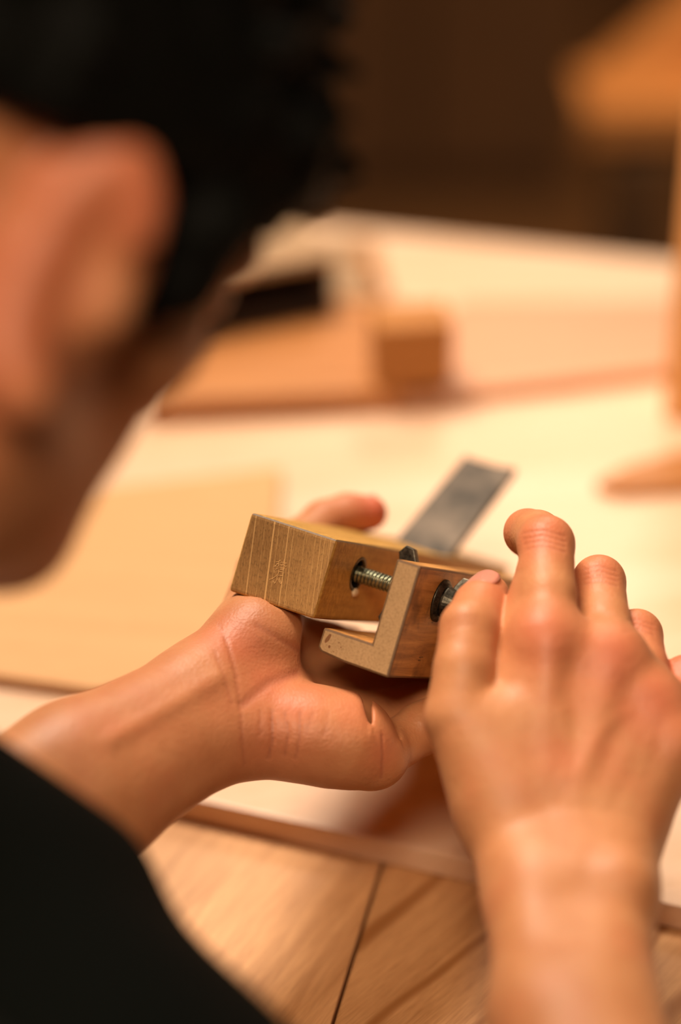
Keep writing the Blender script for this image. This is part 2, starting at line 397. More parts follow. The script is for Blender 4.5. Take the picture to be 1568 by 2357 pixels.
# ---- right hand and forearm
f = Field((18, -306, 585), (185, 25, 940), .85)
f.cone(V(1271, 2357, 775), 19, V(1237, 2060, 817), 17, 10); f.cone(V(1374, 2357, 775), 19, V(1390, 2060, 817), 17, 10)
el = np.array([97, -262, 627.]); f.cone(el+[-9, 0, 0], 30, V(1271, 2357, 775), 19, 12); f.cone(el+[9, 0, 0], 30, V(1374, 2357, 775), 19, 12)
f.cone(V(1237, 2060, 817), 17, V(1168, 1890, 838), 15, 10); f.cone(V(1390, 2060, 817), 17, V(1418, 1900, 838), 16, 10)
f.cone(V(1310, 2060, 817), 17.5, V(1300, 1890, 838), 16, 10)
f.ell(V(1432, 2045, 805), (Wv*0+[1, 0, 0], [0, 1, 0], [0, 0, 1]), (10, 11, 9), 7)
mc = [((1215, 1900, 840), 14.5, (1258, 1475, 854), 11.4), ((1290, 1900, 840), 14.5, (1408, 1525, 856), 11.4), ((1370, 1910, 840), 14, (1495, 1628, 854), 11), ((1432, 1920, 840), 13, (1548, 1725, 848), 10.6)]
for a, r1, b_, r2 in mc: f.cone(V(*a), r1, V(*b_), r2, 9)
for a, b_ in (((1262, 1850, 838), (1340, 1560, 852)), ((1340, 1850, 838), (1450, 1620, 852)), ((1410, 1880, 838), (1520, 1700, 850))): f.cone(V(*a), 12, V(*b_), 8.5, 8)
# thumb
f.cone(V(1150, 1840, 840), 15, V(1110, 1700, 850), 10.5, 9); f.cone(V(1200, 1800, 842), 15, V(1190, 1560, 858), 11, 9)
f.chain([(V(1165, 1640, 857), 12), (V(1205, 1480, 866), 11), (V(1246, 1330, 872), 9.6)], 6)
f.ell(V(1150, 1740, 842), ([1, 0, 0], [0, 1, 0], [0, 0, 1]), (15, 20, 10), 9)
# fingers: (MCP, PIP, DIP, tip)
fr = [[((1258, 1475, 854), 11.4), ((1262, 1370, 864), 9.9), ((1257, 1252, 880), 10.2), ((1237, 1232, 893), 9.0), ((1215, 1226, 903), 8.6), ((1209, 1238, 915), 7.2)],
      [((1408, 1525, 856), 11), ((1392, 1430, 872), 9.2), ((1379, 1339, 888), 9.5), ((1366, 1345, 902), 8.4), ((1350, 1362, 912), 8.2), ((1345, 1400, 921), 7)],
      [((1495, 1628, 854), 10.6), ((1482, 1540, 870), 8.9), ((1466, 1462, 884), 9.2), ((1455, 1468, 899), 8.2), ((1448, 1485, 909), 8), ((1444, 1520, 917), 7)],
      [((1548, 1725, 848), 10), ((1566, 1640, 862), 8), ((1578, 1562, 874), 8.2), ((1568, 1568, 888), 7.3), ((1560, 1582, 897), 7.2), ((1556, 1610, 903), 6.2)]]
for ch in fr: f.chain([(V(*p), r) for p, r in ch[:2]], 5); f.chain([(V(*p), r) for p, r in ch[1:]], 2.2)
for a, b_ in ((0, 1), (1, 2), (2, 3)): f.cone(np.add(V(*fr[a][0][0]), [0, 0, 1]), 10.6, np.add(V(*fr[b_][0][0]), [0, 0, 1]), 10, 8)
f.cone(V(1168, 1890, 838), 14, V(1056, 1650, 846), 12, 9)
f.chain([(V(1056, 1650, 846), 12), (V(1068, 1540, 850), 10.6), (V(1080, 1446, 858), 10.4), (V(1104, 1396, 872), 9.4), (V(1124, 1370, 882), 7.8)], 1.6)
# knuckles, tendons
for p, r in () and (((1256, 1462, 846), 9), ((1410, 1512, 847), 9), ((1500, 1612, 846), 8.5)): f.ell(V(*p), ([1, 0, 0], [0, 1, 0], [0, 0, 1]), (r*.85, r, 6), 8)
for a, b_ in (((1262, 1500, 843), (1265, 1820, 828)), ((1405, 1560, 844), (1330, 1830, 826)), ((1490, 1660, 843), (1385, 1850, 826))): f.cone(np.add(V(*a), [0, 0, 2.4]), 2.4, np.add(V(*b_), [0, 0, 2.4]), 1.8, 8)
f.boxsub(TR, (Wv, Lv, Uv), (BLK[0][0], 0, BLK[2][0]), (0, 200, 0)); f.boxsub(TR, (Wv, Lv, Uv), (FEN['s1'], 0, -FEN['h2']), (FEN['s2'], FEN['L'], 0))
P, F = f.mesh(); P = relax(P, F)
wr = [([(1205+i*3, 1240+i*12), (1250, 1232+i*12), (1300, 1246+i*12)], 2.6, .32) for i in range(-1, 3)]
wr += [([(1345, 1322+i*11), (1380, 1314+i*11), (1420, 1326+i*11)], 2.6, .3) for i in range(-1, 3)]
wr += [([(1435, 1442+i*11), (1470, 1436+i*11), (1505, 1450+i*11)], 2.6, .28) for i in range(-1, 2)]
wr += [([(1028, 1446+i*10), (1060, 1428+i*10), (1100, 1430+i*10)], 2.8, .18) for i in range(-1, 2)]
wr += [([(1295, 1640), (1310, 1720), (1300, 1790)], 18, -.4), ([(1330, 1780), (1385, 1680), (1440, 1640)], 18, -.3), ([(1500, 1700), (1470, 1790), (1440, 1850)], 18, -.3)]
P, cr = creases(P, F, wr)
red = blobs(P, [(V(1255, 1455, 842), 15, .45), (V(1418, 1510, 842), 17, .5), (V(1512, 1608, 842), 16, .5), (V(1300, 1740, 826), 10, .3), (V(1400, 1700, 826), 10, .35),
                (V(1260, 1225, 872), 12, .45), (V(1380, 1310, 880), 12, .4), (V(1470, 1440, 876), 10, .4), (V(1570, 1540, 870), 14, .6), (V(1110, 1380, 872), 12, .4), (V(1200, 1240, 905), 12, .55)])
parts.append((P, F, red, cr))

# ---- left hand and forearm
f = Field((-250, -210, 700), (75, 10, 1035), .9)
el2 = np.array([-228, -168, 737.])
f.cone(el2+[0, 8, 0], 30, V(165, 1754, 852), 20, 12); f.cone(el2+[0, -8, 0], 30, V(225, 1856, 852), 20, 12)
f.cone(V(165, 1754, 852), 20, V(455, 1590, 888), 16.5, 10); f.cone(V(225, 1856, 852), 20, V(506, 1688, 885), 16.5, 10)
f.cone(V(195, 1805, 852), 21, V(480, 1640, 888), 17.5, 10)
f.cone(V(506, 1688, 885), 16.5, V(620, 1680, 889), 16, 9)
f.chain([(V(600, 1676, 889), 16), (V(720, 1690, 888), 16.5), (V(800, 1706, 889), 16), (V(862, 1738, 893), 12.8)], 8)      # hypothenar
f.cone(V(455, 1590, 888), 16.5, V(590, 1478, 905), 17.5, 9); f.cone(V(590, 1478, 905), 17.5, V(608, 1322, 952), 11, 7)  # thenar
f.cone(V(480, 1640, 890), 17, V(600, 1600, 900), 16, 9)
for a, r1, b_, r2 in (((560, 1570, 902), 15, (775, 1515, 960), 10.5), ((570, 1600, 900), 15, (810, 1575, 948), 10.5), ((580, 1640, 896), 15, (845, 1655, 925), 10.5)): f.cone(V(*a), r1, V(*b_), r2, 8)
f.chain([(V(608, 1322, 952), 10.6), (V(690, 1250, 975), 9.6), (V(748, 1204, 987), 9.2), (V(800, 1186, 991), 8.6), (V(850, 1181, 993), 7.4)], 3)      # thumb
fl = [[((775, 1515, 960), 10.2), ((930, 1525, 978), 9), ((1080, 1545, 990), 9), ((1140, 1500, 1010), 8), ((1150, 1440, 1015), 7)],
      [((810, 1575, 948), 10.4), ((960, 1580, 958), 9), ((1110, 1590, 965), 9), ((1160, 1510, 985), 8), ((1160, 1440, 990), 7)],
      [((845, 1655, 925), 10.4), ((960, 1625, 935), 9), ((1090, 1615, 942), 8.8), ((1140, 1525, 955), 7.8), ((1135, 1455, 958), 7)],
      [((862, 1738, 893), 11.5), ((915, 1712, 903), 9.2), ((972, 1676, 908), 9.6), ((1050, 1630, 912), 8.6), ((1090, 1545, 920), 7.4), ((1085, 1480, 926), 6.6)]]
f.ell(V(760, 1490, 915), ([1, 0, 0], [0, 1, 0], [0, 0, 1]), (20, 7, 16), 8, 'sub')
f.ell(V(849, 1650, 892), ([1, .16, 0], [-.16, 1, 0], [0, 0, 1]), (1.5, 11.5, 15), 3, 'sub'); f.ell(V(914, 1668, 900), ([1, .16, 0], [-.16, 1, 0], [0, 0, 1]), (1.3, 12, 14), 2.5, 'sub')
f.cone(V(600, 1480, 915), 14, V(800, 1494, 982), 9.5, 8)
for ch in fl: f.chain([(V(*p), r) for p, r in ch], 2.4)
f.boxsub(TR, (Wv, Lv, Uv), (BLK[0][0], 0, BLK[2][0]), (0, 200, 0)); f.boxsub(TR, (Wv, Lv, Uv), (FEN['s1'], 0, -FEN['h2']), (FEN['s2'], FEN['L'], 0))
f.boxsub(TR, (Wv, Lv, Uv), (FEN['s0'], 0, -FEN['h2']), (FEN['s2'], FEN['L'], -FEN['h1']))
P, F = f.mesh(); P = relax(P, F)
wl = [([(520, 1470), (540, 1540), (553, 1620), (558, 1700), (563, 1760)], 4.5, .28), ([(495, 1500), (515, 1560), (535, 1620)], 5, .22), ([(505, 1440), (530, 1500), (548, 1560)], 5, .22),
       ([(880, 1690), (882, 1740), (878, 1790)], 3, .5),
      ([(625, 1635), (628, 1700), (618, 1745)], 3.2, .65), ([(655, 1640), (665, 1690), (655, 1740)], 3.2, .4), ([(690, 1640), (690, 1700), (680, 1745)], 3.2, .4), ([(720, 1640), (705, 1690)], 4, .2),
      ([(755, 1640), (748, 1690)], 5, .15), ([(600, 1635), (598, 1690)], 4, .2), ([(560, 1620), (620, 1570), (680, 1550)], 12, .5), ([(590, 1440), (640, 1470), (700, 1500)], 8, .3),
      ([(260, 1700), (400, 1620), (500, 1560)], 24, -.9)]
P, cr = creases(P, F, wl)
red = blobs(P, [(V(600, 1600, 885), 16, .5), (V(540, 1480, 885), 14, .5), (V(680, 1620, 875), 14, .45), (V(800, 1650, 880), 10, .4), (V(862, 1725, 882), 8, .5), (V(870, 1170, 990), 14, .8), (V(800, 1190, 990), 16, .4), (V(500, 1640, 870), 16, .2), (V(640, 1690, 872), 24, .3), (V(420, 1640, 865), 40, .12), (V(140, 1735, 835), 2, .9)])
parts.append((P, F, red, cr))

# ---- head, neck, trunk (coarser)
hu = np.array([.447, .894, 0]); ha = np.array([.894, -.447, 0]); ph = math.radians(50)
hf = ha*math.cos(ph)+np.array([0, 0, math.sin(ph)]); hr = ha*math.sin(ph)-np.array([0, 0, math.cos(ph)])
EAR = V(175, 590, 622); HC = V(205, 560, 622)-72*hr
def H(r, fw, u): return HC+hr*r+hf*fw+hu*u
f = Field((-380, -330, 380), (150, 290, 860), 3.0)
f.ell(H(0, 0, 28), (hr, hf, hu), (72, 92, 82), 14)
f.ell(H(0, 28, -20), (hr, hf, hu), (62, 66, 66), 16)
f.ell(H(0, 48, -58), (hr, hf, hu), (46, 42, 46), 18); f.cone(H(0, 72, -88), 17, H(0, 62, -72), 22, 12)
for s_ in (1, -1):
    f.ell(H(44*s_, 52, -14), (hr, hf, hu), (20, 22, 18), 14); f.cone(H(56*s_, 6, -50), 17, H(20*s_, 72, -82), 14, 16)
    f.cone(H(14*s_, 84, 22), 9, H(46*s_, 74, 20), 9, 10); f.ell(H(31*s_, 90, 6), (hr, hf, hu), (15, 10, 9), 6, 'sub'); f.ell(H(31*s_, 80, 6), (hr, hf, hu), (13, 12, 11), 4)
    f.cone(H(9*s_, 98, -30), 7, H(5*s_, 102, -30), 7, 5)
f.cone(H(0, 90, 14), 8, H(0, 108, -26), 9, 9); f.ell(H(0, 90, -52), (hr, hf, hu), (24, 9, 5), 5); f.ell(H(0, 88, -62), (hr, hf, hu), (20, 9, 6), 5)
NB = np.array([-212, -14, 620.])
f.cone(H(10, -18, -40), 54, H(5, -40, -100), 52, 25); f.cone(H(5, -40, -100), 52, NB, 58, 25)
f.cone(H(20, 10, -70), 44, NB+[30, -35, -10], 46, 25)
RS = np.array([-110, -150, 470.]); LS = np.array([-300, 90, 740.])
f.cone(NB, 55, NB+[-40, -150, -20], 90, 40); f.cone(NB+[0, -30, -10], 45, RS, 38, 30); f.cone(NB+[0, -10, 0], 45, LS, 38, 30)
f.cone(RS, 38, np.array([97, -262, 627.]), 27, 15); f.cone(LS, 38, el2, 27, 15)
# ear
e0 = -6
helix = [((366, 520), 4), ((362, 440), 4.5), ((330, 368), 5.5), ((268, 366), 6.5), ((190, 450), 7), ((120, 580), 7), ((70, 700), 7), ((60, 800), 8), ((100, 880), 8.5)]
hp = [(EAR+(V(x, y, 622)-V(205, 560, 622))+np.array([0, 0, -9-6*i/9.0]), r) for i, ((x, y), r) in enumerate(helix)]
f.chain(hp, 8)
f.ell(EAR+[0, 0, 6], (hu+ha*.12, ha, [0, 0, 1]), (34, 19, 13), 10)
f.cone(EAR+ha*8+hu*18+[0, 0, -4], 5, EAR+ha*2-hu*22+[0, 0, -4], 6, 6)
f.ell(EAR+ha*14-hu*8+[0, 0, -4], (hu, ha, [0, 0, 1]), (9, 6, 6), 6)
P, F = f.mesh(); P = relax(P, F, 2)
red = blobs(P, [(p, 16, .6) for p, r in hp[1:8]]+[(EAR+[-28, -30, 0], 24, .3)])
parts.append((P, F, red, np.zeros(len(P))))
allP, allF, allR, allC, off = [], [], [], [], 0
for P, F, r_, c_ in parts: allP.append(P); allF.append(F+off); allR.append(r_); allC.append(c_); off += len(P)
body = pymesh('body', v2w(np.concatenate(allP)), np.concatenate(allF), M['skin'], person, True, ROOT)
tone_attr(body, np.concatenate(allR), np.concatenate(allC))

# ---- hair
f = Field((-330, -40, 470), (60, 300, 860), 2.6)
f.ell(H(0, 2, 30), (hr, hf, hu), (84, 104, 96), 3)
# skin side of the hairline: cut away below and in front
o = f.sub(f.lo, f.lo+f.n*f.h); sl, X, Y, Z = o
def hc(ax): return (X-HC[0])*ax[0]+(Y-HC[1])*ax[1]+(Z-HC[2])*ax[2]
cf, cu = hc(hf), hc(hu)
cut = (22+.10*np.clip(cf, -200, 30)+.55*np.clip(cf-42, 0, 200))-cu
f.put(sl, -cut.astype(np.float32), 6, 'sub')
f.chain([(EAR+ha*26/1.0+hu*24+[0, 0, 18], 13), (EAR+ha*24+hu*8+[0, 0, 20], 10), (EAR+ha*22-hu*6+[0, 0, 22], 4)], 6)
f.chain([(V(470, 420, 650), 12), (V(430, 560, 650), 9), (V(418, 650, 652), 4)], 6)
f.chain([(V(600, 330, 680), 22), (V(660, 400, 700), 12), (V(735, 470, 712), 2.5)], 6)
f.cone(V(560, 380, 670), 24, V(570, 470, 690), 8, 8)
for i in range(150):
    th = random.uniform(-1.2, 1.9); el_ = random.uniform(.15, 1.4); s_ = random.choice((1, 1, -1))
    n = hr*s_*math.cos(el_)*math.cos(th)+hf*math.cos(el_)*math.sin(th)+hu*math.sin(el_)
    p = H(0, 2, 30)+hr*(n@hr)*80+hf*(n@hf)*98+hu*(n@hu)*92
    q = p+n*random.uniform(7, 15)+hf*random.uniform(2, 11)-hu*random.uniform(-4, 8)
    f.cone(p, 8, q, 2.2, 6)
P, F = f.mesh(); P = relax(P, F, 1)
N = vnorm(P, F); d = np.array([mnoise.noise(Vector(p)*.08)*1.8+mnoise.noise(Vector(p)*.25)*1.0 for p in P]); P = P+N*d[:, None]
pymesh('hair', v2w(P), F, M['hair'], person, True, ROOT)

# ---- T-shirt
f = Field((-450, -800, 350), (150, 190, 900), 4.5)
f.cone(V(-150, 1914, 730), 33, V(128, 2078, 732), 31, 10)
f.cone(V(-60, 2262, 730), 57, V(255, 2676, 690), 57, 14)
f.cone(NB+[-30, -50, -10], 70, V(-250, 2090, 725), 45, 40)
f.cone(NB+[-30, -50, -10], 78, np.array([-200, -300, 640.]), 110, 40); f.cone(np.array([-200, -300, 640.]), 110, np.array([-240, -560, 640.]), 125, 40)
f.cone(V(190, 2716, 690), 57, np.array([-190, -420, 650.]), 90, 40)
f.cone(NB+[-5, -45, -20], 50, RS, 52, 30); f.cone(NB+[-10, -30, 0], 50, LS, 50, 30)
f.cone(RS, 52, RS+(np.array([97, -262, 627.])-RS)*.72, 40, 15); f.cone(LS, 50, LS+(el2-LS)*.75, 40, 15)
P, F = f.mesh(); P = relax(P, F, 2)
N = vnorm(P, F); d = np.array([mnoise.noise(Vector((p[0]*.02+p[1]*.01, p[1]*.012, p[2]*.02)))*5 for p in P]); P = P+N*d[:, None]
pymesh('t_shirt', v2w(P), F, M['shirt'], person, True, ROOT)

# ---- nails
def nail(name, base, tip, nrm, r, ln, half, back=1.0):
    base = np.asarray(base); tip = np.asarray(tip); a = tip-base; a /= np.linalg.norm(a)
    n = np.asarray(nrm, float); n -= a*(n@a); n /= np.linalg.norm(n); b = np.cross(a, n)
    vs, fs, nu, nv = [], [], 14, 12
    for layer in (0, 1):
        for i in range(nu+1):
            u = i/nu
            for j in range(nv+1):
                w = (j/nv*2-1); ang = w*half*(1-.12*abs(2*u-1)**3)
                rr = r*(1-.10*u)+(.22 if not layer else -.5)+.15*math.sin(u*PI)
                endc = (abs(w)**2.4)*1.8*(1 if u > .5 else -1)*abs(2*u-1)
                vs.append(tip+a*(ln*(u-1)+back-endc)+rr*(n*math.cos(ang)+b*math.sin(ang)))
    S = (nu+1)*(nv+1)
    for i in range(nu):
        for j in range(nv):
            k = i*(nv+1)+j; fs.append((k, k+1, k+nv+2, k+nv+1)); fs.append((S+k, S+k+nv+1, S+k+nv+2, S+k+1))
    rim = [i*(nv+1) for i in range(nu+1)]+[nu*(nv+1)+j for j in range(1, nv+1)]+[i*(nv+1)+nv for i in range(nu-1, -1, -1)]+[j for j in range(nv-1, 0, -1)]
    for p, q in zip(rim, rim[1:]+rim[:1]): fs.append((p, q, q+S, p+S))
    o = pymesh(name, v2w(np.array(vs)), fs, M['nail'], person, True, ROOT)
    bm = bmesh.new(); bm.from_mesh(o.data); bmesh.ops.recalc_face_normals(bm, faces=bm.faces[:]); bm.to_mesh(o.data); bm.free()
    return o
nail('thumbnail', V(1092, 1410, 866), V(1124, 1370, 882), (-.5, .62, -.6), 9.3, 15, .98, 4)
nail('thumbnail', V(748, 1204, 987), V(850, 1181, 993), (-.1, .9, .45), 7.6, 12, .9, 5)
nail('fingernail', V(1215, 1226, 903), V(1209, 1238, 915), (.3, .5, .8), 7.2, 10, .8, 4)

# ------------------------------------------------------------------ HAND PLANE
plane = empty('hand_plane')
R3 = Matrix([vdir(Wv), vdir(Lv), vdir(Uv)]).transposed().to_4x4(); o3 = v2w(TR); R3.translation = Vector(o3)
plane.matrix_world = R3
tag(plane, 'small worn wooden chamfer plane with adjustable side fence, held in both hands', 'hand plane')
k = .001
def mm(bm): bmesh.ops.scale(bm, vec=(k, k, k), verts=bm.verts[:]); return bm
def boolean(o, cutters):
    for c in cutters:
        md = o.modifiers.new('b', 'BOOLEAN'); md.operation = 'DIFFERENCE'; md.solver = 'EXACT'; md.object = c
    bpy.context.view_layer.update()
    me = bpy.data.meshes.new_from_object(o.evaluated_get(bpy.context.evaluated_depsgraph_get()))
    o.modifiers.clear(); old = o.data; o.data = me; bpy.data.meshes.remove(old)
    for c in cutters: bpy.data.objects.remove(c)
bm = bevel(box(-36.4, 0, 0, 200, -30.5, 0), 1.5, 3)
# the arris below the hole is worn round: soften by a slight random nick
for v in bm.verts: v.co += Vector(mnoise.noise_vector(v.co*.12))*.25*Vector((1, 0, 1))
blk = obj('plane_body', mm(bm), M['block'], plane)
blk['label'] = 'squared wooden body with pale end grain facing the viewer'
c1 = obj('cut', mm(lathe([(-17, 6.6), (3, 6.9)], 40, cx=29, cy=-11.8)), None, plane)
bm = bmesh.new()
vs = [(-30.5, 118, 2), (-30.5, 152, 2), (-30.5, 108, -24), (-30.5, 121, -24)]
a = [bm.verts.new(v) for v in (vs[0], vs[1], vs[3], vs[2])]; b2 = [bm.verts.new((-2.6-1, v[1], v[2])) for v in (vs[0], vs[1], vs[3], vs[2])]
bm.faces.new(a); bm.faces.new(b2[::-1])
for i in range(4): bm.faces.new((a[i], b2[i], b2[(i+1) % 4], a[(i+1) % 4]))
bmesh.ops.recalc_face_normals(bm, faces=bm.faces[:])
c2 = obj('cut', mm(bm), None, plane)
boolean(blk, [c1, c2])
# bushing rim inside the bore and pale chip
bm = bmesh.new(); seg = 36
prof = [(-12, 6.5), (-.3, 6.75), (.15, 6.6), (.15, 5.6), (-1.2, 5.2), (-12, 5.0)]
rings = [[bm.verts.new((a_, 29+r*math.cos(2*PI*i/seg), -11.8+r*math.sin(2*PI*i/seg))) for i in range(seg)] for a_, r in prof]
for p, q in zip(rings, rings[1:]+rings[:1]):
    for i in range(seg): bm.faces.new((p[i], p[(i+1) % seg], q[(i+1) % seg], q[i]))
o = obj('bushing', mm(bm), M['iron'], plane, True); o['label'] = 'dark metal sleeve lining the screw hole'
bm = bmesh.new(); bmesh.ops.create_icosphere(bm, subdivisions=3, radius=1)
for v in bm.verts: v.co = Vector((v.co.x*1.2, v.co.y*2.2, v.co.z*1.7))*(1+.2*mnoise.noise(v.co*1.7)) + Vector((.3, 30.6, -18.9))
o = obj('chipped_spot', mm(bm), plain('pale_chip', lin((236, 206, 166)), .7), plane, True); o['label'] = 'pale chip below the screw hole'
# fence, an L-section
s0, s1, s2, h1, h2, FL = (FEN[q] for q in ('s0', 's1', 's2', 'h1', 'h2', 'L'))
sec = [(s1, 0), (s2, 0), (s2, -h2), (s0+1.2, -h2+1.8), (s0, -h2+3.0), (s0+.2, -h1), (s1, -h1)]
sec = [(24.7, 0), (34.5, 0), (34.5, -42.3), (16, -42.1), (6.2, -41.2), (4.6, -39.6), (4.8, -32.2), (24.7, -32.2)]
bm = bmesh.new(); r0 = [bm.verts.new((x, 0, z)) for x, z in sec]; r1 = [bm.verts.new((x, FL, z)) for x, z in sec]
bm.faces.new(r0); bm.faces.new(r1[::-1])
for i in range(len(sec)): bm.faces.new((r0[i], r1[i], r1[(i+1) % len(sec)], r0[(i+1) % len(sec)]))
bevel(bm, .9, 2)
fence = obj('fence', mm(bm), M['fence'], plane); fence['label'] = 'L-shaped wooden fence beside the body'
c3 = obj('cut', mm(lathe([(20, 3.6), (40, 3.6)], 32, cx=29.4, cy=-11.7)), None, plane); boolean(fence, [c3])
# threaded rod
bm = bmesh.new(); seg = 28; pitch = 1.55; rings = []
x = -16.0; nst = 8; n = int((52.5+16)/pitch*nst)
for i in range(n+1):
    xx = -16+i*pitch/nst; ring = []
    for j in range(seg):
        a = 2*PI*j/seg; ph_ = (xx/pitch+j/seg) % 1.0; r = 2.75+.62*(1-abs(2*ph_-1))**.8
        ring.append(bm.verts.new((xx, 29.2+r*math.cos(a), -11.75+r*math.sin(a))))
    rings.append(ring)
for p, q in zip(rings, rings[1:]):
    for j in range(seg): bm.faces.new((p[j], p[(j+1) % seg], q[(j+1) % seg], q[j]))
bm.faces.new(rings[0][::-1]); bm.faces.new(rings[-1])
rod = obj('threaded_rod', mm(bm), M['screw'], plane, True); rod['label'] = 'threaded steel rod joining body and fence'
def washer(x0, x1, R, r):
    bm = bmesh.new(); seg = 48
    prof = [(x0, R), (x0+(x1-x0)*.4, R), (x0+(x1-x0)*.45, R-.9), (x1, R-1.3), (x1, r), (x0, r)]
    rings = [[bm.verts.new((a_, 29.3+q*math.cos(2*PI*i/seg), -11.75+q*math.sin(2*PI*i/seg))) for i in range(seg)] for a_, q in prof]
    for p, q in zip(rings, rings[1:]+rings[:1]):
        for i in range(seg): bm.faces.new((p[i], p[(i+1) % seg], q[(i+1) % seg], q[i]))
    return mm(bm)
w = obj('washer', washer(34.5, 36.6, 8.2, 3.3), M['iron'], plane, True); w['label'] = 'round dark washer on the outer face of the fence'
def wingnut(x0, dirn, ang, ln):
    """hub on the rod, two wings with rounded lobes; dirn = +1 wings sweep to +x"""
    bm = lathe([(x0, 6.0), (x0+dirn*1.0, 6.1), (x0+dirn*6.5, 4.3), (x0+dirn*7.2, 3.5)], 32, cx=29.3, cy=-11.75)
    for sgn in (1, -1):
        A = ang if sgn > 0 else ang+PI
        e = Vector((0, math.cos(A), math.sin(A))); g = Vector((0, -math.sin(A), math.cos(A))); c0 = Vector((x0, 29.3, -11.75))
        pts = [(3.0, .6), (7, 1.2), (11, 3.0), (ln, 5.4), (ln+.4, 8.8), (ln-2.6, 11.0), (ln-6.0, 9.8), (5.6, 6.6), (3.0, 5.6)]
        for q in (-1, 1): pass
        lo = [bm.verts.new(c0+e*r+Vector((dirn*xx, 0, 0))-g*(1.5+.5*(r > 10))) for r, xx in pts]
        hi = [bm.verts.new(c0+e*r+Vector((dirn*xx, 0, 0))+g*(1.5+.5*(r > 10))) for r, xx in pts]
        bm.faces.new(lo); bm.faces.new(hi[::-1])
        for i in range(len(pts)): bm.faces.new((lo[i], hi[i], hi[(i+1) % len(pts)], lo[(i+1) % len(pts)]))
    bmesh.ops.recalc_face_normals(bm, faces=bm.faces[:])
    bmesh.ops.bevel(bm, geom=[e for e in bm.edges if len(e.link_faces) == 2 and e.calc_face_angle(0) > .6], offset=.5, segments=2, profile=.6, affect='EDGES', clamp_overlap=True)
    return mm(bm)
w = obj('wing_nut', wingnut(36.6, 1, math.radians(62), 11), M['iron'], plane); w['label'] = 'dark wing nut under the right thumb'
w = obj('wing_nut', wingnut(24.5, -1, math.radians(86), 15.4), M['iron'], plane); w['label'] = 'dark wing nut behind the fence, one lug standing above it'
# blade
bm = bmesh.new()
b0 = Vector((-16.2, 135, 0)); dl = Vector((0, math.cos(math.radians(40)), math.sin(math.radians(40)))); dn = Vector((0, -math.sin(math.radians(40)), math.cos(math.radians(40))))
g_ = []
NL, NW = 20, 8
for side in (0, 1):
    lay = []
    for i in range(NL+1):
        u = -26+(61.5+26)*i/NL; row = []
        for j in range(NW+1):
            w_ = (j/NW*2-1); hw = 12.3-.4*i/NL
            top = (1.2*(1-w_*w_)*-1+.8*w_+.5*mnoise.noise(Vector((j*1.3, 0, 0)))) if i == NL else 0
            hollow = -.5*(1-w_*w_) if side else 0
            row.append(bm.verts.new(b0+dl*(u+top)+dn*((3.9+hollow) if side else 0)+Vector((w_*hw, 0, 0))))
        lay.append(row)
    g_.append(lay)
for side in (0, 1):
    for i in range(NL):
        for j in range(NW): bm.faces.new((g_[side][i][j], g_[side][i][j+1], g_[side][i+1][j+1], g_[side][i+1][j]))
for i in range(NL):
    for j in (0, NW): bm.faces.new((g_[0][i][j], g_[1][i][j], g_[1][i+1][j], g_[0][i+1][j]))
for j in range(NW):
    for i in (0, NL): bm.faces.new((g_[0][i][j], g_[1][i][j], g_[1][i][j+1], g_[0][i][j+1]))
bl = obj('blade', mm(bm), M['blade'], plane); bl['label'] = 'flat dark steel plane iron standing out of the body'
# maker's mark: fine strokes on the toe
Z6 = lambda x, y: (590+x/14.25, 1270+y/14.25)
strokes = [[(650, 332), (730, 326), (805, 272)], [(738, 330), (738, 450), (690, 512)], [(722, 378), (600, 475), (570, 490)], [(920, 255), (905, 325)], [(808, 350), (900, 348), (1015, 378)],
           [(1010, 372), (880, 425)], [(775, 432), (860, 418), (960, 484), (1000, 478)], [(860, 440), (800, 480)], [(632, 585), (720, 532)], [(775, 515), (868, 518), (860, 592), (778, 582)], [(820, 515), (815, 590)],
           [(922, 535), (868, 655)], [(738, 600), (735, 700), (700, 742)], [(750, 648), (850, 668)], [(596, 600), (594, 695)], [(690, 380), (620, 500)], [(900, 330), (870, 400)],
           [(425, 912), (520, 888), (665, 788)], [(655, 765), (765, 775), (862, 798)], [(692, 790), (672, 900), (640, 1000), (598, 1042)], [(575, 905), (540, 1005)], [(745, 860), (832, 1052)], [(738, 950), (800, 1055)], [(570, 960), (600, 1040)], [(700, 880), (735, 940)]]
bm = bmesh.new()
for st in strokes:
    pts = [Vector(face_pt(*Z6(*p))) for p in st]
    for p, q in zip(pts, pts[1:]):
        d = (q-p).normalized(); nn = Vector((-d.y, d.x))*.085
        c_ = [(p+nn), (q+nn*.8), (q-nn*.8), (p-nn)]
        f_ = [bm.verts.new((c.x, -.07, c.y)) for c in c_]; g2 = [bm.verts.new((c.x, .3, c.y)) for c in c_]
        bm.faces.new(f_)
        for i in range(4): bm.faces.new((f_[i], g2[i], g2[(i+1) % 4], f_[(i+1) % 4]))
o = obj('scratched_mark', mm(bm), plain('scratched_wood', lin((246, 194, 126)), .6), plane); o['label'] = 'small scratched characters on the end grain'

